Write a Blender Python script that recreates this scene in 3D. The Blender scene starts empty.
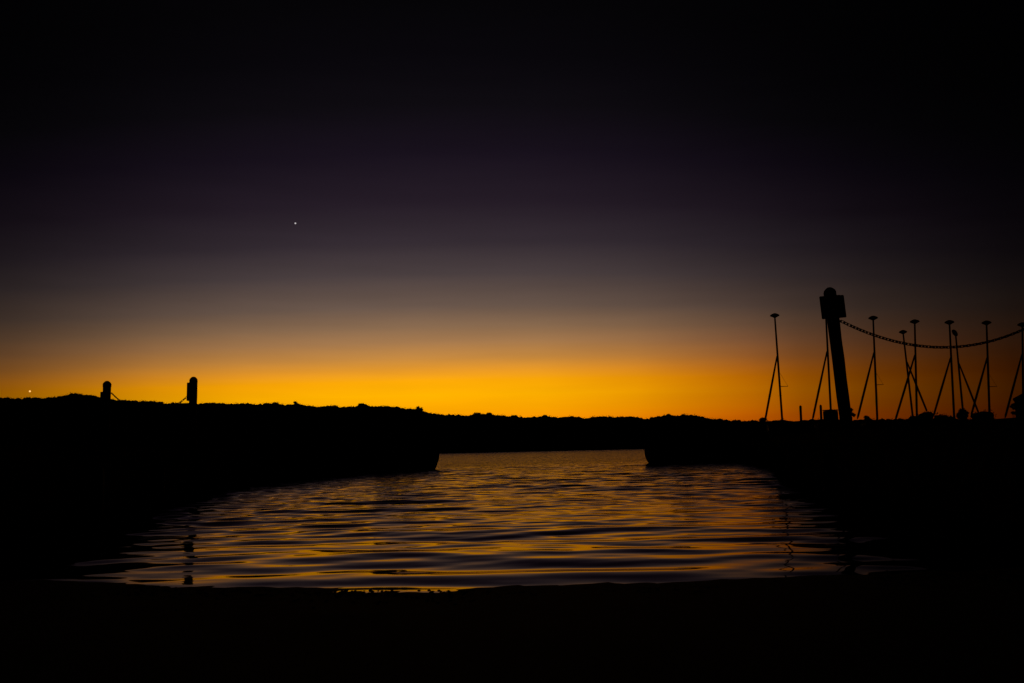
import bpy, bmesh, math, random
import numpy as np
from mathutils import Vector, Matrix

random.seed(7)
scene = bpy.context.scene
COL = scene.collection
R = math.radians

# ------------------------------------------------------------------ camera
CAM_H = 0.9
FOC = 887.0
PITCH = math.atan(107.9 / FOC)
ROLL = R(1.29)
fwd = Vector((0, math.cos(PITCH), math.sin(PITCH)))
r0 = Vector((1, 0, 0)); u0 = Vector((0, -math.sin(PITCH), math.cos(PITCH)))
rgt = r0 * math.cos(ROLL) - u0 * math.sin(ROLL)
upv = u0 * math.cos(ROLL) + r0 * math.sin(ROLL)
cam_d = bpy.data.cameras.new("camera"); cam = bpy.data.objects.new("camera", cam_d)
COL.objects.link(cam)
cam_d.sensor_width = 36.0; cam_d.lens = FOC / 1024 * 36.0
cam_d.clip_start = 0.05; cam_d.clip_end = 20000
M = Matrix((rgt, upv, -fwd)).transposed().to_4x4(); M.translation = Vector((0, 0, CAM_H))
cam.matrix_world = M
scene.camera = cam


def at(px, py, D):
    """a survey sight: the world point on the sight line at ground distance D"""
    d = fwd + rgt * ((px - 512) / FOC) - upv * ((py - 341.5) / FOC)
    return Vector((0, 0, CAM_H)) + d * (D / d.y)


# ------------------------------------------------------------------ helpers
def srgb(c):
    f = lambda v: (v / 255 / 12.92) if v <= 10.3 else ((v / 255 + 0.055) / 1.055) ** 2.4
    return tuple(f(v) for v in c)


def tag(o, label=None, cat=None, group=None, kind=None):
    if label: o["label"] = label
    if cat: o["category"] = cat
    if group: o["group"] = group
    if kind: o["kind"] = kind
    return o


def empty(name, loc):
    o = bpy.data.objects.new(name, None); COL.objects.link(o)
    o.location = loc; o.empty_display_size = 0.2
    return o


def link(name, bm, mat, parent=None, smooth=False):
    """bm is in world coordinates; the mesh is stored relative to the thing's base"""
    off = Vector((0, 0, 0)); p = parent
    while p is not None:
        off += p.location; p = p.parent
    bmesh.ops.translate(bm, verts=bm.verts, vec=-off)
    me = bpy.data.meshes.new(name); bm.to_mesh(me); bm.free()
    for pl in me.polygons: pl.use_smooth = smooth
    me.materials.append(mat)
    o = bpy.data.objects.new(name, me); COL.objects.link(o)
    o.parent = parent
    return o


def frame(a, b):
    z = (b - a).normalized()
    x = z.cross(Vector((0, 1, 0)))
    if x.length < 1e-3: x = z.cross(Vector((1, 0, 0)))
    x.normalize(); y = z.cross(x).normalized()
    return x, y, z


def lathe(bm, a, b, prof, n=14, jitter=0.0):
    """prof: list of (t along a->b in metres, radius)"""
    x, y, z = frame(a, b)
    rings = []
    for t, r in prof:
        ring = []
        for k in range(n):
            an = 2 * math.pi * k / n
            rr = r * (1 + jitter * (random.random() - .5))
            ring.append(bm.verts.new(a + z * t + (x * math.cos(an) + y * math.sin(an)) * rr))
        rings.append(ring)
    for i in range(len(rings) - 1):
        for k in range(n):
            bm.faces.new((rings[i][k], rings[i][(k + 1) % n], rings[i + 1][(k + 1) % n], rings[i + 1][k]))
    bm.faces.new(rings[0][::-1]); bm.faces.new(rings[-1])


def tube(bm, pts, r, n=8):
    for a, b in zip(pts[:-1], pts[1:]):
        lathe(bm, a, b, [(0, r), ((b - a).length, r)], n)


def box(bm, c, ex, ey, ez, bevel=0.0):
    """centre and three half-extent vectors"""
    vs = [bm.verts.new(c + ex * sx + ey * sy + ez * sz) for sx in (-1, 1) for sy in (-1, 1) for sz in (-1, 1)]
    fs = [(0, 1, 3, 2), (4, 6, 7, 5), (0, 4, 5, 1), (2, 3, 7, 6), (0, 2, 6, 4), (1, 5, 7, 3)]
    faces = [bm.faces.new([vs[i] for i in f]) for f in fs]
    if bevel:
        es = list({e for f in faces for e in f.edges})
        bmesh.ops.bevel(bm, geom=es, offset=bevel, segments=2, affect='EDGES')


def mat(name, c1, c2, scale=6.0, rough=0.9, spec=0.1, bump=0.3, stretch=(1, 1, 1)):
    m = bpy.data.materials.new(name); m.use_nodes = True
    nt = m.node_tree; N = nt.nodes; L = nt.links
    b = N["Principled BSDF"]
    b.inputs["Roughness"].default_value = rough
    b.inputs["Specular IOR Level"].default_value = spec
    tc = N.new("ShaderNodeTexCoord"); mp = N.new("ShaderNodeMapping"); mp.inputs["Scale"].default_value = stretch
    nz = N.new("ShaderNodeTexNoise"); nz.inputs["Scale"].default_value = scale; nz.inputs["Detail"].default_value = 6
    cr = N.new("ShaderNodeValToRGB")
    cr.color_ramp.elements[0].position = .35; cr.color_ramp.elements[1].position = .68
    cr.color_ramp.elements[0].color = (*c1, 1); cr.color_ramp.elements[1].color = (*c2, 1)
    bp = N.new("ShaderNodeBump"); bp.inputs["Strength"].default_value = bump; bp.inputs["Distance"].default_value = 0.02
    L.new(tc.outputs["Object"], mp.inputs["Vector"]); L.new(mp.outputs["Vector"], nz.inputs["Vector"])
    L.new(nz.outputs["Fac"], cr.inputs["Fac"]); L.new(cr.outputs["Color"], b.inputs["Base Color"])
    L.new(nz.outputs["Fac"], bp.inputs["Height"]); L.new(bp.outputs["Normal"], b.inputs["Normal"])
    return m


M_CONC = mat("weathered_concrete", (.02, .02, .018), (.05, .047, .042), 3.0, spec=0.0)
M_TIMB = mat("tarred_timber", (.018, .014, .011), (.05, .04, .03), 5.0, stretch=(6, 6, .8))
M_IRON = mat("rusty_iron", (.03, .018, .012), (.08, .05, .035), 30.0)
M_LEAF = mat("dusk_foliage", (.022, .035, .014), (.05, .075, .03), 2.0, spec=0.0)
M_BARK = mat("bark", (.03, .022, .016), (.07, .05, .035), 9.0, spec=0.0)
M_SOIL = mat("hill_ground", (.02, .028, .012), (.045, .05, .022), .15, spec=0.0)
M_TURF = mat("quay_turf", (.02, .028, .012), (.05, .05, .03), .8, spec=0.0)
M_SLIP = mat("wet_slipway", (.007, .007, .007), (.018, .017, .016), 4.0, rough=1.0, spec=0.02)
M_HULL = mat("faded_hull_paint", (.12, .12, .125), (.2, .2, .2), 3.0, rough=.6, bump=.05)
M_MAST = mat("dull_mast_metal", (.06, .06, .06), (.1, .1, .1), 12.0, rough=.8, bump=.05)
M_CLOTH = mat("furled_sailcloth", (.05, .052, .06), (.1, .1, .11), 14.0, spec=.03)
M_BOARD = mat("painted_board", (.04, .05, .045), (.08, .09, .08), 8.0)
M_ROOF = mat("felt_roof", (.025, .025, .026), (.06, .058, .055), 12.0)
M_GLASS = mat("dark_pane", (.015, .018, .02), (.03, .035, .04), 2.0, rough=.2, spec=.4, bump=0)


def glow(name, c, s):
    m = bpy.data.materials.new(name); m.use_nodes = True
    N = m.node_tree.nodes; L = m.node_tree.links
    N.remove(N["Principled BSDF"])
    e = N.new("ShaderNodeEmission"); e.inputs["Color"].default_value = (*c, 1); e.inputs["Strength"].default_value = s
    L.new(e.outputs[0], N["Material Output"].inputs["Surface"])
    return m


# ------------------------------------------------------------------ sky
SUN_AZ = R(-5.0)
world = bpy.data.worlds.new("World"); scene.world = world; world.use_nodes = True
wn = world.node_tree.nodes; wl = world.node_tree.links
bg = wn["Background"]
tc = wn.new("ShaderNodeTexCoord"); nm = wn.new("ShaderNodeVectorMath"); nm.operation = 'NORMALIZE'
sx = wn.new("ShaderNodeSeparateXYZ")
wl.new(tc.outputs["Generated"], nm.inputs[0]); wl.new(nm.outputs[0], sx.inputs[0])


def wmath(op, a, b=None):
    n = wn.new("ShaderNodeMath"); n.operation = op
    for i, v in enumerate((a, b)):
        if v is None: continue
        if isinstance(v, (int, float)): n.inputs[i].default_value = v
        else: wl.new(v, n.inputs[i])
    return n.outputs[0]


def wramp(fac, stops):
    n = wn.new("ShaderNodeValToRGB"); cr = n.color_ramp; cr.interpolation = 'LINEAR'
    while len(cr.elements) < len(stops): cr.elements.new(0.5)
    for e, (p, c) in zip(cr.elements, stops):
        e.position = p; e.color = (*c, 1)
    wl.new(fac, n.inputs[0]); return n.outputs[0]


elev = wmath('MULTIPLY', wmath('ARCSINE', sx.outputs["Z"]), 180 / math.pi / 40.0)       # 0..40 degrees -> 0..1
# colour of the dusk sky over the sunset point, by height above the horizon (degrees)
SKY = [(0.0, (255, 130, 0)), (1.8, (255, 150, 0)), (2.6, (255, 168, 0)), (3.6, (255, 178, 0)), (4.5, (253, 170, 6)),
       (5.1, (236, 157, 38)), (6.0, (198, 138, 66)), (7.0, (166, 122, 79)), (8.0, (138, 107, 80)), (9.3, (106, 87, 76)), (11.4, (74, 63, 64)),
       (13.4, (53, 44, 51)), (15.9, (37, 28, 38)), (19.0, (24, 17, 28)), (22, (14, 11, 16)), (25, (8, 6, 10)),
       (28, (5, 4, 6)), (40, (3, 3, 5))]
az = wmath('ARCTAN2', sx.outputs["X"], sx.outputs["Y"])
off = wmath('ADD', az, R(3.0))
elev_d = wmath('MULTIPLY', elev, wmath('ADD', wmath('MULTIPLY', wmath('MULTIPLY', off, off), .85), 1.0))
sky_col = wramp(elev_d, [(e / 40.0, srgb(c)) for e, c in SKY])
azf = wmath('ADD', wmath('MULTIPLY', az, 180 / math.pi / 120.0), 0.5)                  # -60..60 -> 0..1
AZ = [(-60, .03), (-42, .10), (-33, .22), (-29.5, .32), (-25.5, .52), (-22, .72), (-17, .91), (-12, .98), (-6, 1.0),
      (2, .94), (8, .79), (15, .47), (18, .29), (22, .16), (26, .085), (29.5, .038), (34, .022), (42, .010), (60, .008)]
AZ_HIGH = [(-60, .03), (-42, .10), (-33, .26), (-29.5, .36), (-25.5, .52), (-22, .68), (-17, .86), (-12, .96), (-6, 1.0),
      (2, .95), (8, .82), (15, .55), (18, .43), (22, .30), (26, .21), (29.5, .14), (34, .08), (42, .03), (60, .01)]
az_low = wramp(azf, [((a + 60) / 120.0, (v, v ** 1.04, v ** 1.06)) for a, v in AZ])
az_high = wramp(azf, [((a + 60) / 120.0, (v, v, v)) for a, v in AZ_HIGH])
lowness = wramp(elev, [(0, (1, 1, 1)), (4 / 40, (1, 1, 1)), (13 / 40, (0, 0, 0))])
am = wn.new("ShaderNodeMix"); am.data_type = 'RGBA'
wl.new(lowness, am.inputs[0]); wl.new(az_high, am.inputs[6]); wl.new(az_low, am.inputs[7])
az_col = am.outputs[2]
mul = wn.new("ShaderNodeMix"); mul.data_type = 'RGBA'; mul.blend_type = 'MULTIPLY'; mul.inputs[0].default_value = 1
wl.new(sky_col, mul.inputs[6]); wl.new(az_col, mul.inputs[7])
# a trace of thin haze bands so the glow is not perfectly even
mp = wn.new("ShaderNodeMapping"); mp.inputs["Scale"].default_value = (3, 3, 34)
hz = wn.new("ShaderNodeTexNoise"); hz.inputs["Scale"].default_value = 1.6; hz.inputs["Detail"].default_value = 4
wl.new(nm.outputs[0], mp.inputs[0]); wl.new(mp.outputs[0], hz.inputs["Vector"])
hzv = wmath('ADD', wmath('MULTIPLY', hz.outputs["Fac"], 0.22), 0.89)
mul2 = wn.new("ShaderNodeMix"); mul2.data_type = 'RGBA'; mul2.blend_type = 'MULTIPLY'; mul2.inputs[0].default_value = 1
RED = [(-60, (1, .6, .4)), (-30, (1, .80, .7)), (-20, (1, .93, .85)), (-10, (1, 1, 1)), (2, (1, .97, .9)), (8, (1, .85, .8)), (15, (1, .62, .7)), (22, (1, .56, .6)), (30, (1, .5, .5)), (60, (1, .45, .4))]
red = wramp(azf, [((a + 60) / 120.0, c) for a, c in RED])
low = wramp(elev, [(0, (1, 1, 1)), (4 / 40, (.8, .8, .8)), (8 / 40, (.16, .16, .16)), (13 / 40, (0, 0, 0))])
rm = wn.new("ShaderNodeMix"); rm.data_type = 'RGBA'; rm.blend_type = 'MULTIPLY'
wl.new(low, rm.inputs[0]); wl.new(mul.outputs[2], rm.inputs[6]); wl.new(red, rm.inputs[7])
wl.new(rm.outputs[2], mul2.inputs[6]); wl.new(hzv, mul2.inputs[7])
nish = wn.new("ShaderNodeTexSky"); nish.sky_type = 'NISHITA'; nish.sun_disc = False
nish.sun_elevation = R(-4.0); nish.sun_rotation = SUN_AZ
add = wn.new("ShaderNodeMix"); add.data_type = 'RGBA'; add.blend_type = 'ADD'; add.inputs[0].default_value = 0.002
wl.new(mul2.outputs[2], add.inputs[6]); wl.new(nish.outputs[0], add.inputs[7])
wl.new(add.outputs[2], bg.inputs["Color"]); bg.inputs["Strength"].default_value = 1.0

sun_d = bpy.data.lights.new("sun", 'SUN'); sun_d.energy = 0.03; sun_d.angle = R(0.5); sun_d.color = (1, .62, .3)
sun = bpy.data.objects.new("sun", sun_d); COL.objects.link(sun)
sd = Vector((math.sin(SUN_AZ) * math.cos(R(.8)), math.cos(SUN_AZ) * math.cos(R(.8)), math.sin(R(.8))))
sun.rotation_euler = sd.to_track_quat('Z', 'Y').to_euler(); sun.location = (0, 20, 30)

# ------------------------------------------------------------------ water
def build_water():
    rng = np.random.default_rng(11)
    D = []; d = 4.0
    while d < 62:
        D.append(d); d += 0.04 if d < 14 else (0.04 + (d - 14) * 0.0018)
    while d < 345:
        D.append(d); d *= 1.02
    D = np.array(D); nc = 560
    u = np.linspace(-1, 1, nc)
    X = np.outer(D * 0.80 + 3.0 + 1.2 * np.clip(D - 60, 0, None), u); Y = np.repeat(D[:, None], nc, 1)
    Z = np.zeros_like(X)
    n = 90
    lam = np.exp(rng.uniform(math.log(.42), math.log(2.3), n))
    ang = rng.normal(0, R(10), n) + np.where(lam < .7, rng.normal(0, R(20), n), 0)
    slope = 0.0092 * np.clip((lam / 1.0), .35, 1.0) ** .35 * np.where(lam > 1.3, .6, 1) * rng.uniform(.6, 1.4, n)
    slope *= WAVE
    k = 2 * math.pi / lam; ph = rng.uniform(0, 2 * math.pi, n)
    # gusts: patches of livelier and calmer water
    g = 1 + .22 * np.sin(X * .35 + Y * .22 + 1.0) + .2 * np.sin(X * .13 - Y * .31 + 2.2)
    calm = np.clip((Y - 4.2) / 6.5, 0.36, 1.0)
    for i in range(n):
        fade = np.clip((62 * min(1.0, lam[i] / .8) - Y) / 18.0, 0, 1)
        wx = X + .25 * np.sin(Y * .37 + i); wy = Y + .18 * np.sin(X * .53 + i * 1.7)
        Z += fade * g * calm * (slope[i] / k[i]) * np.sin(k[i] * (wx * math.sin(ang[i]) + wy * math.cos(ang[i])) + ph[i])
    nr = len(D)
    co = np.stack([X, Y, Z], -1).reshape(-1, 3).astype(np.float32)
    idx = np.arange(nr * nc).reshape(nr, nc)
    q = np.stack([idx[:-1, :-1], idx[:-1, 1:], idx[1:, 1:], idx[1:, :-1]], -1).reshape(-1, 4).astype(np.int32)
    me = bpy.data.meshes.new("water")
    me.vertices.add(len(co)); me.vertices.foreach_set("co", co.ravel())
    me.loops.add(q.size); me.loops.foreach_set("vertex_index", q.ravel())
    me.polygons.add(len(q)); me.polygons.foreach_set("loop_start", np.arange(0, q.size, 4, dtype=np.int32))
    me.polygons.foreach_set("loop_total", np.full(len(q), 4, dtype=np.int32))
    me.polygons.foreach_set("use_smooth", np.ones(len(q), dtype=bool))
    me.update(calc_edges=True)
    m = bpy.data.materials.new("harbour_water"); m.use_nodes = True
    nt = m.node_tree; N = nt.nodes; L = nt.links; N.remove(N["Principled BSDF"])
    gl = N.new("ShaderNodeBsdfGlossy"); gl.inputs["Color"].default_value = (.57, .50, .52, 1)   # reflection dimmed by its tint, so the mirrored sky comes out darker
    df = N.new("ShaderNodeBsdfDiffuse"); df.inputs["Color"].default_value = (.004, .005, .005, 1)
    fr = N.new("ShaderNodeFresnel"); fr.inputs["IOR"].default_value = 1.33
    mx = N.new("ShaderNodeMixShader")
    L.new(fr.outputs[0], mx.inputs[0]); L.new(df.outputs[0], mx.inputs[1]); L.new(gl.outputs[0], mx.inputs[2])
    L.new(mx.outputs[0], N["Material Output"].inputs["Surface"])
    geo = N.new("ShaderNodeNewGeometry"); sp = N.new("ShaderNodeSeparateXYZ"); L.new(geo.outputs["Position"], sp.inputs[0])
    mr = N.new("ShaderNodeMapRange"); mr.inputs["From Min"].default_value = 8; mr.inputs["From Max"].default_value = 75
    mr.inputs["To Min"].default_value = .035; mr.inputs["To Max"].default_value = .16
    L.new(sp.outputs["Y"], mr.inputs["Value"]); L.new(mr.outputs[0], gl.inputs["Roughness"])
    mpn = N.new("ShaderNodeMapping"); mpn.inputs["Scale"].default_value = (1.1, 2.0, 1)
    L.new(geo.outputs["Position"], mpn.inputs["Vector"])
    nz = N.new("ShaderNodeTexNoise"); nz.inputs["Scale"].default_value = 1.5; nz.inputs["Detail"].default_value = 1
    L.new(mpn.outputs[0], nz.inputs["Vector"])
    bd = N.new("ShaderNodeMapRange"); bd.inputs["From Min"].default_value = 6; bd.inputs["From Max"].default_value = 60
    bd.inputs["To Min"].default_value = .03; bd.inputs["To Max"].default_value = 1.0
    L.new(sp.outputs["Y"], bd.inputs["Value"])
    bp = N.new("ShaderNodeBump"); bp.inputs["Distance"].default_value = .15
    L.new(bd.outputs[0], bp.inputs["Strength"]); L.new(nz.outputs["Fac"], bp.inputs["Height"])
    for nd in (gl, df, fr): L.new(bp.outputs["Normal"], nd.inputs["Normal"])
    me.materials.append(m)
    o = bpy.data.objects.new("water", me); COL.objects.link(o)
    tag(o, kind="structure")


WAVE = 1.3
build_water()

# ------------------------------------------------------------------ hills and woods
SKYL = [(-420, 392), (-200, 394), (-60, 396), (0, 397), (20, 398), (35, 397.5), (60, 395.5), (75, 393.5), (90, 395), (100, 397),
        (120, 399.6), (145, 400.6), (160, 401.4), (185, 402.3), (205, 402.9), (235, 402.8), (268, 402.8), (290, 404), (320, 405), (345, 406),
        (385, 405.5), (400, 406.5), (412, 408.5), (425, 411.5), (440, 413.3), (470, 414), (490, 414), (500, 415), (520, 416),
        (552, 416.3), (574, 416.7), (605, 416.2), (649, 417), (664, 415.3), (674, 415), (692, 415.3), (705, 417), (724, 419),
        (755, 420.6), (792, 419.6), (830, 419), (900, 418.5), (1000, 419), (1100, 420), (1440, 424)]
sp_x = [p[0] for p in SKYL]; sp_y = [p[1] for p in SKYL]
skyl = lambda x: float(np.interp(x, sp_x, sp_y)) - .7 - .45 * math.sin(x * .21 + 1) - .4 * math.sin(x * .093)
RIDGE = 430.0
SHORE = 330.0


def build_hills():
    bm = bmesh.new(); rows = []
    prof = [(SHORE - 4, -1.0, 0), (SHORE, .3, 0), (SHORE + 5, 1.2, .03), (350, 0, .22), (375, 0, .5), (400, 0, .8), (RIDGE, 0, 1.0), (470, 0, 1.0), (700, 0, .9), (1500, 0, .7), (4000, 0, .5)]
    for px in np.concatenate([np.arange(-1500, -420, 40.0), np.arange(-420, 1445, 6.0), np.arange(1445, 2600, 40.0)]):
        top = at(px, skyl(px), RIDGE).z - 1.3
        x0 = at(px, skyl(px), RIDGE).x / RIDGE
        row = []
        for d, z, t in prof:
            nz = 0 if t < .1 or t >= .9 else random.uniform(-.5, .5)
            row.append(bm.verts.new((x0 * d, d, z + top * t + nz)))
        rows.append(row)
    for a, b in zip(rows[:-1], rows[1:]):
        for i in range(len(prof) - 1):
            bm.faces.new((a[i], b[i], b[i + 1], a[i + 1]))
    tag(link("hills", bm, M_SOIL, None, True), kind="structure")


build_hills()


def leaf_blob(bm, c, rx, rz, leaves, size):
    """a lump of foliage: an uneven inner mass with many small leaf clumps around it"""
    ring = bmesh.ops.create_icosphere(bm, subdivisions=2, radius=1)
    for v in ring["verts"]:
        s = .80 * random.uniform(.75, 1.08)
        v.co = c + Vector((v.co.x * rx * s, v.co.y * rx * s, v.co.z * rz * s))
    for _ in range(leaves):
        d = Vector((random.gauss(0, 1), random.gauss(0, 1), random.gauss(0, 1))).normalized()
        p = c + Vector((d.x * rx, d.y * rx, d.z * rz)) * random.uniform(.72, 1.1)
        a = Vector((random.gauss(0, 1), random.gauss(0, 1), random.gauss(0, 1))).normalized()
        b = a.cross(d)
        if b.length < .1: continue
        b.normalize(); s = size * random.uniform(.5, 1.2)
        bm.faces.new([bm.verts.new(p + a * s), bm.verts.new(p + b * s * .7), bm.verts.new(p - a * s), bm.verts.new(p - b * s * .7)])


def build_wood():
    bm = bmesh.new()
    px = -330.0
    while px < 1340:
        y = skyl(px) + random.uniform(-.2, 1.0)
        d = RIDGE + random.uniform(-6, 8)
        p = at(px, y, d)
        r = random.uniform(1.3, 2.6)
        inview = -20 < px < 1044
        leaf_blob(bm, p - Vector((0, 0, r * .95)), r * random.uniform(1.1, 1.6), r, 40 if inview else 6, .27)
        px += random.uniform(2.2, 4.4) if inview else 7
    # lower slopes, same wood carried down to the shore
    for _ in range(420):
        px = random.uniform(-40, 1060); t = random.uniform(.08, .95)
        d = SHORE + 8 + (RIDGE - SHORE - 12) * t
        top = at(px, skyl(px), RIDGE).z - 2.3
        x0 = at(px, skyl(px), RIDGE).x / RIDGE
        z = top * float(np.interp(d, [SHORE, 350, 375, 400, RIDGE], [.02, .22, .5, .8, 1]))
        r = random.uniform(1.2, 2.2)
        lim = at(px, skyl(px) + 2, d).z
        leaf_blob(bm, Vector((x0 * d, d, min(z + r * .7, lim - r))), r * 1.3, r, 8, .4)
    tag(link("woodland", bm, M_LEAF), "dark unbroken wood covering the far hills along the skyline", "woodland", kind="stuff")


build_wood()

TREES = [  # px, top y, crown width px, label
    (74, 392.3, 15, "broad ragged tree rising left of the leftmost post on the skyline"),
    (87, 393.6, 9, "small bushy tree tight against the leftmost post, on the skyline"),
    (132, 400.2, 10, "low round tree between the two left posts on the skyline"),
    (276, 401.3, 11, "low rounded tree, first clear bump right of the two left posts"),
    (296, 402.0, 8, "small loose-leaved tree second bump right of the two left posts"),
    (333, 404.4, 8, "low flat tree midway between two skyline bumps on the left hill"),
    (362, 402.4, 10, "round domed tree, the tallest bump left of the pale skyline gap"),
    (384, 404.3, 11, "wide low tree just left of the gap in the skyline"),
    (418.5, 406.6, 8, "feathery tree standing alone right of the gap in the skyline"),
    (478, 411.6, 9, "small dome-shaped tree where the hill drops to its lowest run"),
    (489, 412.3, 7, "narrow tree beside the small dome-shaped tree at mid skyline"),
    (514, 414.6, 6, "tiny upright tree near the centre of the far skyline"),
    (544, 414.6, 8, "small rounded tree right of the centre of the far skyline"),
    (668, 413.2, 12, "broad tree crowning the small rise above the right pier end"),
    (683, 414.2, 9, "low tree on the right shoulder of the small right-hand rise"),
    (736, 418.8, 8, "low tree on the skyline left of the leftmost dinghy mast"),
]
for px, ty, wpx, lab in TREES:
    d = RIDGE - random.uniform(6, 12)
    u = d / FOC
    topp = at(px, ty - 1.15, d); r = wpx * u / 2 * 1.35
    base = Vector((topp.x, d, topp.z - 5.2))
    t = empty("tree", base); tag(t, lab, "tree", "trees on the far skyline")
    bm = bmesh.new()
    lathe(bm, base - Vector((0, 0, .6)), base + Vector((0, 0, 4.2)), [(0, .3), (2, .2), (4.8, .06)], 7)
    for s in range(4):
        an = random.uniform(0, 6.3)
        a = base + Vector((0, 0, 2.0 + .4 * s))
        lathe(bm, a, a + Vector((math.cos(an) * r * .6, math.sin(an) * r * .6, 1.1)), [(0, .09), (1.2, .04)], 5)
    link("trunk", bm, M_BARK, t)
    bm = bmesh.new()
    for s in range(9):
        k = random.random()
        q = Vector((random.uniform(-.62, .62) * r, random.uniform(-.6, .6) * r, 0))
        lr = r * random.uniform(.32, .5)
        dome = 1 - (q.x / r) ** 2
        q.z = topp.z - base.z - lr * .95 - (1 - dome) * r * .8 - random.uniform(0, .5) - s * .14
        leaf_blob(bm, base + q, lr * 1.15, lr * .9, 46, .26)
    link("crown", bm, M_LEAF, t)

# ------------------------------------------------------------------ slipway in front
def edge(x):
    return 5.96 + (.11 if x < 0 else .05) * min(abs(x), 4.0) ** 1.6


def build_slip():
    bm = bmesh.new(); rows = []
    xs = np.arange(-16, 14.01, .11); ys = list(np.arange(-8, 4.6, .9)) + list(np.arange(4.6, 8.2, .07))
    rng = random.Random(3)
    for x in xs:
        e = edge(x) + .05 * math.sin(x * 1.3) + .035 * math.sin(x * 3.7 + 1) + .02 * math.sin(x * 9 + 2)
        rows.append([bm.verts.new((x, y, (e - y) * .06 + (rng.uniform(-.003, .004) if y > 4.5 else 0))) for y in ys])
    for a, b in zip(rows[:-1], rows[1:]):
        for i in range(len(ys) - 1):
            bm.faces.new((a[i], b[i], b[i + 1], a[i + 1]))
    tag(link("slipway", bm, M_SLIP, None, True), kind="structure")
    bm = bmesh.new()
    for _ in range(1500):
        x = rng.uniform(-6, 6); e = edge(x)
        y = e - abs(rng.gauss(0, .35)) - .12
        s = rng.uniform(.004, .010)
        ic = bmesh.ops.create_icosphere(bm, subdivisions=1, radius=1)
        for v in ic["verts"]:
            v.co = Vector((x, y, (e - y) * .06 + s * .1)) + Vector((v.co.x * s * 1.5, v.co.y * s * 1.2, v.co.z * s * .7)) * rng.uniform(.8, 1.15)
    tag(link("shingle", bm, M_SLIP), "dark wet pebbles strewn along the near water's edge", "pebbles", kind="stuff")


build_slip()

# ------------------------------------------------------------------ piers
def at_level(px, py, z):
    d = fwd + rgt * ((px - 512) / FOC) - upv * ((py - 341.5) / FOC)
    return Vector((0, 0, CAM_H)) + d * ((z - CAM_H) / d.z)


def prism(bm, pts, z0, z1, inset_bottom=0.0):
    cx = sum(p[0] for p in pts) / len(pts); cy = sum(p[1] for p in pts) / len(pts)
    lo = []; hi = []
    for x, y in pts:
        v = Vector((x - cx, y - cy, 0)).normalized() * inset_bottom
        lo.append(bm.verts.new((x - v.x, y - v.y, z0))); hi.append(bm.verts.new((x, y, z1)))
    n = len(pts)
    for i in range(n):
        bm.faces.new((lo[i], lo[(i + 1) % n], hi[(i + 1) % n], hi[i]))
    bm.faces.new(hi); bm.faces.new(lo[::-1])


TOP = 1.1
L0 = at_level(437.5, 469, 0); R0 = at_level(649, 464.5, 0)


def worn_wall(bm, pts):
    cx = sum(p[0] for p in pts) / len(pts); cy = sum(p[1] for p in pts) / len(pts)
    dense = []
    for (x0, y0), (x1, y1) in zip(pts, pts[1:] + pts[:1]):
        n = max(1, min(60, int(math.hypot(x1 - x0, y1 - y0) / .45)))
        dense += [(x0 + (x1 - x0) * k / n, y0 + (y1 - y0) * k / n) for k in range(n)]
    rings = []
    for z, ins in ((-.8, .55), (-.05, .40), (.10, .27), (.28, .12), (.5, .03), (.72, .0), (TOP - .22, .02)):
        ring = []
        for x, y in dense:
            v = Vector((x - cx, y - cy, 0)).normalized() * (ins + random.uniform(-.03, .05))
            ring.append(bm.verts.new((x - v.x, y - v.y, z)))
        rings.append(ring)
    n = len(dense)
    for a, b in zip(rings[:-1], rings[1:]):
        for i in range(n): bm.faces.new((a[i], a[(i + 1) % n], b[(i + 1) % n], b[i]))
    bm.faces.new(rings[-1])


def pier(outline, label, wall_pts, name="pier"):
    t = empty(name, (outline[0][0], outline[0][1], 0)); tag(t, label, "pier", "piers of the harbour mouth")
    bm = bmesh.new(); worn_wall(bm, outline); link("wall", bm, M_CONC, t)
    grow = []
    cx = sum(p[0] for p in outline) / len(outline); cy = sum(p[1] for p in outline) / len(outline)
    for x, y in outline:
        v = Vector((x - cx, y - cy, 0)).normalized() * .16
        grow.append((x + v.x, y + v.y))
    bm = bmesh.new(); prism(bm, grow, TOP - .22, TOP, .03); link("deck", bm, M_TURF, t)
    for (x, y) in wall_pts:
        bm = bmesh.new()
        lathe(bm, Vector((x, y, -1.0)), Vector((x, y, TOP - .3)), [(0, .12), (1.5, .115), (1.75, .10), (1.8, .06)], 10, .06)
        link("fender_pile", bm, M_TIMB, t, True)
    return t


def along(pts, step, off):
    out = []
    for (x0, y0), (x1, y1) in zip(pts[:-1], pts[1:]):
        L = math.hypot(x1 - x0, y1 - y0); n = max(1, int(L / step))
        nx, ny = (y1 - y0) / L, -(x1 - x0) / L
        for i in range(n):
            s = (i + .5) / n
            out.append((x0 + (x1 - x0) * s + nx * off, y0 + (y1 - y0) * s + ny * off))
    return out


lw = [(L0.x + .1, L0.y), (-6.6, 40.5), (-8.9, 29.0), (-7.7, 20.5), (-6.3, 12.0), (-5.7, 7.0), (-5.9, 2.5)]
pier(lw + [(-7, -8), (-60, -8), (-60, 56), (-14, 49), (L0.x - .5, 47)],
     "dark low pier on the left that carries the two short posts", along(lw[1:5], 3.2, -.05) + [(L0.x - .8, L0.y - .05)])
rw = [(R0.x + .15, R0.y), (R0.x + .95, R0.y - .2), (R0.x + 1.1, 47), (11.6, 46.5), (10.4, 36), (7.2, 24), (5.7, 15), (5.0, 9), (5.2, 3)]
pier([rw[0], (R0.x + .4, 49), (16, 60), (70, 60), (70, -8), (6, -8)] + rw[:0:-1],
     "dark low pier on the right carrying the tall leaning post and dinghies", along(rw[3:7], 3.2, .05) + [(R0.x + .4, R0.y - .05)])

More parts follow.
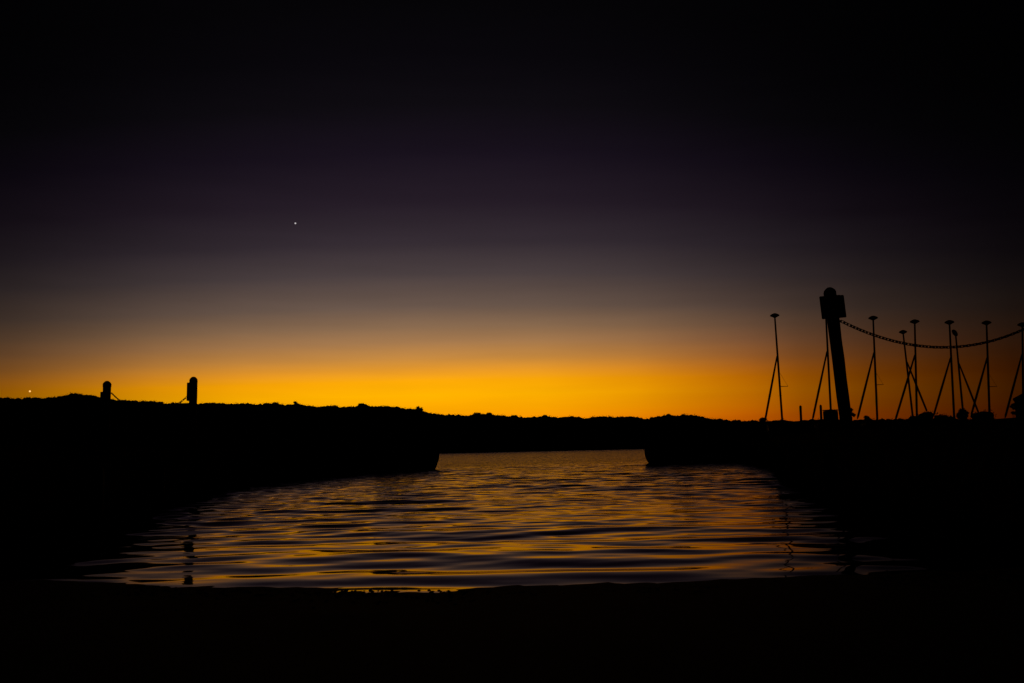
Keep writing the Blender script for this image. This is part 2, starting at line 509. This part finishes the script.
# ------------------------------------------------------------------ posts, boards, chains
def chain(a, b, low, label, link_len=.11, wire=.0145, half_w=.027):
    """interlocking iron links hung between a and b, passing through the height 'low' half-way"""
    N = 400; pts = []
    mid_z = (a.z + b.z) / 2
    for i in range(N + 1):
        s = i / N; p = a.lerp(b, s)
        p.z -= (mid_z - low) * 4 * s * (1 - s); pts.append(p)
    acc = [0]
    for p, q in zip(pts[:-1], pts[1:]): acc.append(acc[-1] + (q - p).length)
    bm = bmesh.new(); n = int(acc[-1] / (link_len * .72)); pitch = acc[-1] / n
    for i in range(n):
        s = (i + .5) * pitch; j = int(np.searchsorted(acc, s)); j = min(max(j, 1), N)
        c = pts[j]; d = (pts[j] - pts[j - 1]).normalized()
        side = d.cross(Vector((0, 0, 1))).normalized(); up2 = side.cross(d)
        w = side if i % 2 else up2
        w = (w * math.cos(.6) + (up2 if i % 2 else side) * math.sin(.6)).normalized()
        loop = []
        st = link_len / 2 - half_w
        for k in range(12):
            an = 2 * math.pi * k / 12
            loop.append(c + d * (math.copysign(st, math.cos(an)) + math.cos(an) * half_w) + w * (math.sin(an) * half_w))
        rings = []
        nrm = d.cross(w)
        for k in range(12):
            out = (loop[k] - c).normalized()
            rings.append([bm.verts.new(loop[k] + (out * math.cos(2 * math.pi * m / 6) + nrm * math.sin(2 * math.pi * m / 6)) * wire) for m in range(6)])
        for k in range(12):
            for m in range(6):
                bm.faces.new((rings[k][m], rings[k][(m + 1) % 6], rings[(k + 1) % 12][(m + 1) % 6], rings[(k + 1) % 12][m]))
    bmesh.ops.recalc_face_normals(bm, faces=bm.faces)
    o = link("chain", bm, M_IRON, None, True)
    tag(o, label, "chain")
    return o


def post(base, top, r, label, boards=(), eyes=(), capr=1.06):
    t = empty("mooring_post", base); tag(t, label, "post", "mooring posts on the piers")
    H = (top - base).length
    bm = bmesh.new()
    hc = r * 1.5
    prof = [(-.5, r * 1.0)] + [(H * k / 8, r * (1.0 - .02 * (k % 2))) for k in range(8)] + [(H - hc, r * .98)]
    lathe(bm, base, top, prof, 16, .05); link("pile", bm, M_TIMB, t, False)
    bm = bmesh.new()
    x, y, z = frame(base, top)
    a = base + z * (H - hc + .002)
    lathe(bm, a, top, [(0, r * capr), (hc * .42, r * capr), (hc * .64, r * .96), (hc * .88, r * .60), (hc, r * .30)], 10, .04)
    link("cap", bm, M_IRON, t)
    for (c, hx, hz, side) in boards:            # centre, half width vector, half height, thickness vector
        bm = bmesh.new(); box(bm, c, hx, side, z * hz, .012); link("sign_board", bm, M_BOARD, t)
    for e, d in eyes:
        bm = bmesh.new(); lathe(bm, e, e + d, [(0, .022), (d.length, .022)], 8)
        link("eye_bolt", bm, M_IRON, t, True)
    return t


# right-hand post, leaning
DR = 20.0; ur = DR / FOC
rb = at(845.3, 416, DR); rt = at(829.2, 287.6, DR)
axis = (rt - rb).normalized()
rb = rb - axis * ((rb.z - TOP) / axis.z)
rr = 6.0 * ur
sidev = (rgt - axis * rgt.dot(axis)).normalized(); depv = axis.cross(sidev).normalized()
if depv.y > 0: depv = -depv                      # towards the water side
cA = at(828.6, 308.2, DR) + depv * (rr + .03)
cB = at(841.6, 305.4, DR) - depv * (rr + .03)
eyeR = at(839.8, 321.2, DR)
post(rb, rt, rr, "tall thick timber post leaning left, with a square board near its top",
     boards=[(cA, sidev * (10.6 * ur), 11.6 * ur, depv * .022), (cB, sidev * (6.2 * ur), 11.6 * ur, depv * .022)],
     eyes=[(eyeR - sidev * .04, sidev * .08)])
eb2 = at(1040, 321, DR + .4)
# the post that holds the chain's other end, just outside the picture
ob = at(1052, 430, DR + .4); ob.z = TOP; ot = at(1044.5, 296, DR + .4)
chain(eyeR + sidev * .03, eb2, at(940, 347.4, DR + .2).z, "heavy black chain sagging from the tall leaning post to the right")
post(ob, ot, rr, "upright timber post holding the far end of the sagging chain", eyes=[(eb2 - sidev * .03, sidev * .12)])

# the two left posts
DL = 34.0; ul = DL / FOC
def lpost(px, ty, half, label, board, eye, extra):
    b = at(px, 440, DL); b.z = TOP
    tp = at(px, ty, DL); b.x = tp.x - .01; tp.y = DL
    bx0, bx1, by0, by1 = board
    c = at((bx0 + bx1) / 2, (by0 + by1) / 2, DL) + Vector((0, -.05, 0))
    bd = [(c, Vector(((bx1 - bx0) / 2 * ul, 0, 0)), (by1 - by0) / 2 * ul, Vector((0, half * ul * .8, 0)))]
    e = at(*eye, DL)
    post(b, tp, half * ul, label, boards=bd, eyes=[(e - extra * .05, extra * .07)])
    return e + extra * .02
eL = lpost(107.2, 381, 3.9, "short round-capped post, leftmost, with a low board on its left side", (101.8, 104.2, 392, 416), (111.2, 393.2), Vector((1, 0, 0)))
eR = lpost(193.6, 376.8, 3.9, "short round-capped post nearer the middle with a long board high on its side", (188.2, 191.2, 382.8, 401), (187.2, 397), Vector((-1, 0, 0)))
chain(eL, eR, at(150, 413, DL).z, "thin chain slung low between the two left posts", half_w=.024)

# ------------------------------------------------------------------ dinghies
GROUND = TOP
DINGHIES = [  # mast top, mast foot, jib top, jib foot, distance, spreader?, float tilt, label
    ((774.7, 315.5), (782.2, 419.8), (775.2, 354), (765.5, 418.4), 45, (788, 386.3), 0,
     "dinghy with a leaning disc-topped mast, leftmost of the row, left of the tall post"),
    ((825.4, 307), (831.0, 414), (827.2, 349), (813, 418), 45, None, 0,
     "dinghy whose mast runs up behind the board of the tall leaning post"),
    ((873.1, 318), (877.3, 419.8), (872.6, 350.4), (857.9, 417), 45.5, (883.4, 384.6), 0,
     "dinghy with a disc-topped mast, first to the right of the tall leaning post"),
    ((903, 332), (912.8, 417), (906.4, 360), (926.4, 410), 50, None, 0,
     "dinghy with a shorter mast, its stay slanting right, left of a tall mast close by"),
    ((914.7, 321.6), (916.9, 417), (912.5, 353.2), (895.9, 418.4), 45.5, None, 0,
     "dinghy with a tall near upright mast crossing beside a shorter leaning mast"),
    ((949.4, 322.3), (954.1, 416), (948.5, 356), (934.1, 414), 45.5, None, 0,
     "dinghy with a tall disc-topped mast rising where the chain hangs lowest"),
    ((955.4, 332), (963.2, 414), (960.5, 361.5), (979, 414), 50, None, 62,
     "dinghy with a shorter mast whose top disc hangs tilted downward"),
    ((986.5, 322.8), (989.6, 416), (985.4, 356), (971.6, 414), 45.5, (997, 386.5), 0,
     "dinghy with a tall disc-topped mast second from the right edge"),
    ((1022.3, 324.6), (1023.5, 418), (1021.5, 352), (1005.5, 416), 45.5, None, 0,
     "dinghy with its mast at the very right edge, beside the dark shed"),
]


def hull_bm(foot, bowdir, heel):
    """open sailing dinghy 4.6 m long, lying on the turf; bowdir is a unit vector on the ground"""
    side = Vector((bowdir.y, -bowdir.x, 0))
    up = (Vector((0, 0, 1)) * math.cos(heel) + side * math.sin(heel)).normalized()
    side = bowdir.cross(up).normalized()
    o = Vector((foot.x, foot.y, GROUND + .05)) - bowdir * .45
    bm = bmesh.new(); rings = []
    for s, hw, keel, sheer in [(-2.3, .58, .10, .52), (-1.6, .72, .03, .52), (-.6, .82, 0, .53), (.4, .80, .0, .56), (1.3, .60, .05, .60), (1.9, .34, .16, .64), (2.3, .05, .36, .68)]:
        ring = []
        for k in range(-5, 6):
            a = k / 5
            w = hw * math.copysign(abs(a) ** .7, a); z = keel + (sheer - keel) * abs(a) ** 2.2
            ring.append(o + bowdir * s + side * w + up * z)
        for k in (3, 0, -3):
            a = k / 5; ring.append(o + bowdir * s + side * (hw * .9 * a) + up * (sheer - .05 + .03 * (1 - abs(a))))
        rings.append([bm.verts.new(p) for p in ring])
    n = len(rings[0])
    for a, b in zip(rings[:-1], rings[1:]):
        for k in range(n):
            bm.faces.new((a[k], b[k], b[(k + 1) % n], a[(k + 1) % n]))
    bm.faces.new(rings[0]); bm.faces.new(rings[-1][::-1])
    bmesh.ops.recalc_face_normals(bm, faces=bm.faces)
    return bm, side, up


for (mt, mf, jt, jf, D, spr, tilt, lab) in DINGHIES:
    u = D / FOC
    ptop = at(*mt, D); pfoot = at(*mf, D)
    ax = (ptop - pfoot).normalized()
    pfoot = pfoot - ax * ((pfoot.z - (GROUND + .35)) / ax.z)
    sgn = -1 if jf[0] < mf[0] else 1
    bow = Vector((sgn * .60, -.80, 0)).normalized()
    t = empty("sailing_dinghy", Vector((pfoot.x, pfoot.y, GROUND))); tag(t, lab, "dinghy", "dinghies laid up along the right pier")
    bm, side, up = hull_bm(pfoot, bow, math.atan2(ax.x * (bow.y) * -1, 1) * .6)
    link("hull", bm, M_HULL, t, False)
    L = (ptop - pfoot).length
    bm = bmesh.new(); lathe(bm, pfoot, ptop, [(0, .056), (L * .6, .053), (L, .042)], 10)
    m = link("mast", bm, M_MAST, t, True)
    # flattened disc at the masthead
    z = Vector((0, 0, 1)); c = ptop
    if tilt:
        z = Vector((math.sin(R(tilt)), 0, math.cos(R(tilt)))); c = ptop + Vector((-.04, 0, -.05))
    w = .235 if D < 48 else .22
    bm = bmesh.new()
    lathe(bm, c - z * .12, c + z * .12, [(0, .05), (.05, w * .6), (.09, w * .96), (.13, w), (.17, w * .84), (.21, w * .5), (.235, .05)], 18)
    link("masthead_disc", bm, M_CLOTH, m, True)
    # rolled foresail on its stay: from part-way up the mast down to the stem
    a = at(*jt, D); a = pfoot + ax * ((a.z - pfoot.z) / ax.z); f = at(*jf, D - 1.05)
    d = (f - a).normalized(); f = f + d * .12
    LL = (f - a).length
    bm = bmesh.new(); lathe(bm, a, f, [(0, .02), (LL * .05, .04), (LL * .55, .054), (LL * .96, .05), (LL, .02)], 9, .1)
    link("furled_jib", bm, M_CLOTH, t, False)
    # boom with its cover, lashed low along the hull
    b0 = pfoot + ax * .45; b1 = b0 - bow * 2.3 + Vector((0, 0, -.12))
    bm = bmesh.new(); lathe(bm, b0, b1, [(0, .06), (.6, .09), (1.6, .08), (2.3, .05)], 9, .1)
    link("boom", bm, M_CLOTH, t, False)
    if spr:
        s = at(*spr, D); k = (s.z - pfoot.z) / ax.z; q = pfoot + ax * k; q.z = s.z
        bm = bmesh.new(); lathe(bm, q, s, [(0, .018), ((s - q).length, .012)], 6); link("spreader", bm, M_MAST, m, True)
        bm = bmesh.new(); tube(bm, [pfoot + ax * (L * .52), s], .006, 5); link("shroud", bm, M_MAST, m, True)

# ------------------------------------------------------------------ low things along the right pier
def thin_post(px, ty, D, label):
    b = at(px + .3, 420, D); b.z = TOP; tp = at(px, ty, D)
    L = (tp - b).length
    bm = bmesh.new(); lathe(bm, b - Vector((0, 0, .3)), tp, [(0, .052), (L + .15, .046), (L + .27, .046), (L + .3, .02)], 10, .08)
    o = link("stake", bm, M_TIMB, None, True); tag(o, label, "stake", "thin stakes on the right pier")


thin_post(800.4, 405.5, 34, "thin stake standing alone between the leftmost mast and the tall post")
thin_post(820.6, 404.8, 34, "thin stake just left of the tall leaning post")

# low box left of the post foot
bc = at(830.6, 414.5, DR + .8); hz = (at(830, 409.8, DR + .8).z - TOP) / 2
t = empty("utility_box", Vector((bc.x, bc.y, TOP))); tag(t, "low square box at the foot of the tall leaning post", "box")
bm = bmesh.new(); box(bm, Vector((bc.x, bc.y, TOP + hz - .015)), Vector((.125, .03, 0)), Vector((-.03, .11, 0)), Vector((0, 0, hz - .015)), .01); link("body", bm, M_BOARD, t)
bm = bmesh.new(); box(bm, Vector((bc.x, bc.y, TOP + 2 * hz - .012)), Vector((.128, .031, 0)), Vector((-.031, .114, 0)), Vector((0, 0, .014)), .006); link("lid", bm, M_IRON, t)


def shrub(px, ty, wpx, D, label):
    c = at(px, ty, D); r = wpx * D / FOC / 2; H = c.z - TOP
    base = Vector((c.x, c.y, TOP))
    t = empty("shrub", base); tag(t, label, "shrub", "shrubs on the piers")
    bm = bmesh.new()
    for k in range(6):
        an = k * 1.05 + random.random()
        tip = base + Vector((math.cos(an) * r * .5, math.sin(an) * r * .5, H * .75))
        lathe(bm, base - Vector((0, 0, .05)), tip, [(0, .022), ((tip - base).length, .006)], 5)
    link("stem", bm, M_BARK, t)
    bm = bmesh.new()
    for k in range(11):
        q = Vector((random.uniform(-.7, .7) * r, random.uniform(-.6, .6) * r, 0)); lr = r * random.uniform(.26, .4)
        lr = min(lr, H * .42)
        if k == 0: q.x *= .2
        q.z = (H - lr) * (1 - .5 * (q.x / r) ** 2) - (0 if k < 4 else random.uniform(0, .25) * H)
        q.z = max(q.z, lr * .6)
        leaf_blob(bm, base + q, lr * 1.2, lr, 70, max(.03, lr * .16))
    link("crown", bm, M_LEAF, t)


shrub(763.5, 417, 15, 44, "low shrub at the foot of the leftmost dinghy mast")
shrub(849.5, 408.6, 9, 20.6, "small scrubby bush against the right foot of the tall leaning post")
shrub(866.5, 415.5, 10, 44, "low bush between the tall leaning post and the first mast right of it")
shrub(928, 410, 34, 42, "widest rounded bush in front of the dinghies, under the chain's lowest part")
shrub(959.5, 408, 20, 42, "narrow peaked bush between the widest bush and the right-hand bush")
shrub(984, 409.8, 34, 42, "broad flat bush in front of the second mast from the right edge")

shrub(396, 409, 48, 44.5, "unseen bush added on the end of the left pier to darken the reflection below")  # added bush, lost against the hill; there for its dark reflection
shrub(677, 419, 30, 48, "unseen bush added on the end of the right pier to darken the reflection below")  # likewise added, hidden by the dark hill, to deepen the reflection

shrub(1014, 403, 11, 53, "tall dark bush against the left wall of the shed")

# shed at the right edge
def turn(bm):
    bmesh.ops.rotate(bm, verts=bm.verts, cent=Vector((x0, DS, 0)), matrix=Matrix.Rotation(R(-31), 3, 'Z'))
    return bm


DS = 56.0; us = DS / FOC
e0 = at(1012.0, 400, DS); x0 = at(1014.2, 400, DS).x
Wd = 3.4; xr = x0 + Wd / 2; ez = e0.z; rz = ez + 1.05
t = empty("shed", Vector((xr, DS, TOP))); tag(t, "dark low shed with a sloping roof cut by the right edge", "shed")
bm = bmesh.new()
prof = [(x0, TOP), (x0 + Wd, TOP), (x0 + Wd, ez), (xr, rz - .12), (x0, ez)]
f0 = [bm.verts.new((x, DS, z)) for x, z in prof]; f1 = [bm.verts.new((x, DS + 4.5, z)) for x, z in prof]
bm.faces.new(f0[::-1]); bm.faces.new(f1)
for i in range(5): bm.faces.new((f0[i], f0[(i + 1) % 5], f1[(i + 1) % 5], f1[i]))
bmesh.ops.recalc_face_normals(bm, faces=bm.faces); link("wall", turn(bm), M_TIMB, t)
bm = bmesh.new()
sl = (rz - .12 - ez) / (Wd / 2)
for s in (-1, 1):
    a = Vector((xr, 0, rz)); xe = xr + s * (Wd / 2 + .07)
    b = Vector((xe, 0, rz - sl * (Wd / 2 + .07)))
    for y0_, y1_ in ((DS - .2, DS + 4.7),):
        vs = [bm.verts.new((p.x, y, p.z + dz)) for dz in (0, -.1) for p, y in ((a, y0_), (b, y0_), (b, y1_), (a, y1_))]
        for q in ((0, 1, 2, 3), (7, 6, 5, 4), (0, 4, 5, 1), (1, 5, 6, 2), (2, 6, 7, 3), (3, 7, 4, 0)):
            bm.faces.new([vs[i] for i in q])
bmesh.ops.recalc_face_normals(bm, faces=bm.faces); link("roof", turn(bm), M_ROOF, t)
bm = bmesh.new(); box(bm, Vector((xr + .55, DS - .03, TOP + .95)), Vector((.42, 0, 0)), Vector((0, .025, 0)), Vector((0, 0, .93)), .01)
dr = link("door", turn(bm), M_BOARD, t)
bm = bmesh.new(); box(bm, Vector((xr + .25, DS - .085, TOP + .95)), Vector((.02, 0, 0)), Vector((0, .03, 0)), Vector((0, 0, .07))); link("handle", turn(bm), M_IRON, dr)
bm = bmesh.new(); box(bm, Vector((xr - .75, DS - .02, TOP + 1.25)), Vector((.42, 0, 0)), Vector((0, .02, 0)), Vector((0, 0, .34)), .008)
wf = link("window", turn(bm), M_BOARD, t)
bm = bmesh.new(); box(bm, Vector((xr - .75, DS - .045, TOP + 1.25)), Vector((.36, 0, 0)), Vector((0, .006, 0)), Vector((0, 0, .28))); link("pane", turn(bm), M_GLASS, wf)

# ------------------------------------------------------------------ two bright planets
def star(px, py, rpx, c, s, label):
    D = 6000.0; p = at(px, py, D)
    bm = bmesh.new(); bmesh.ops.create_icosphere(bm, subdivisions=2, radius=rpx * D / FOC)
    bmesh.ops.translate(bm, verts=bm.verts, vec=p)
    o = link("star", bm, glow("star_glow", c, s), None, True); tag(o, label, "star")


star(295.4, 223.3, 0.85, (1, .93, .95), .55, "white star high in the dark purple sky")
star(29.9, 391.3, 0.9, (1, .50, .14), 1.4, "orange bright star low over the left skyline")

# ------------------------------------------------------------------ render
scene.render.engine = 'CYCLES'
scene.view_settings.view_transform = 'Standard'
scene.view_settings.look = 'None'
scene.view_settings.exposure = 0.0
scene.view_settings.gamma = 1.0
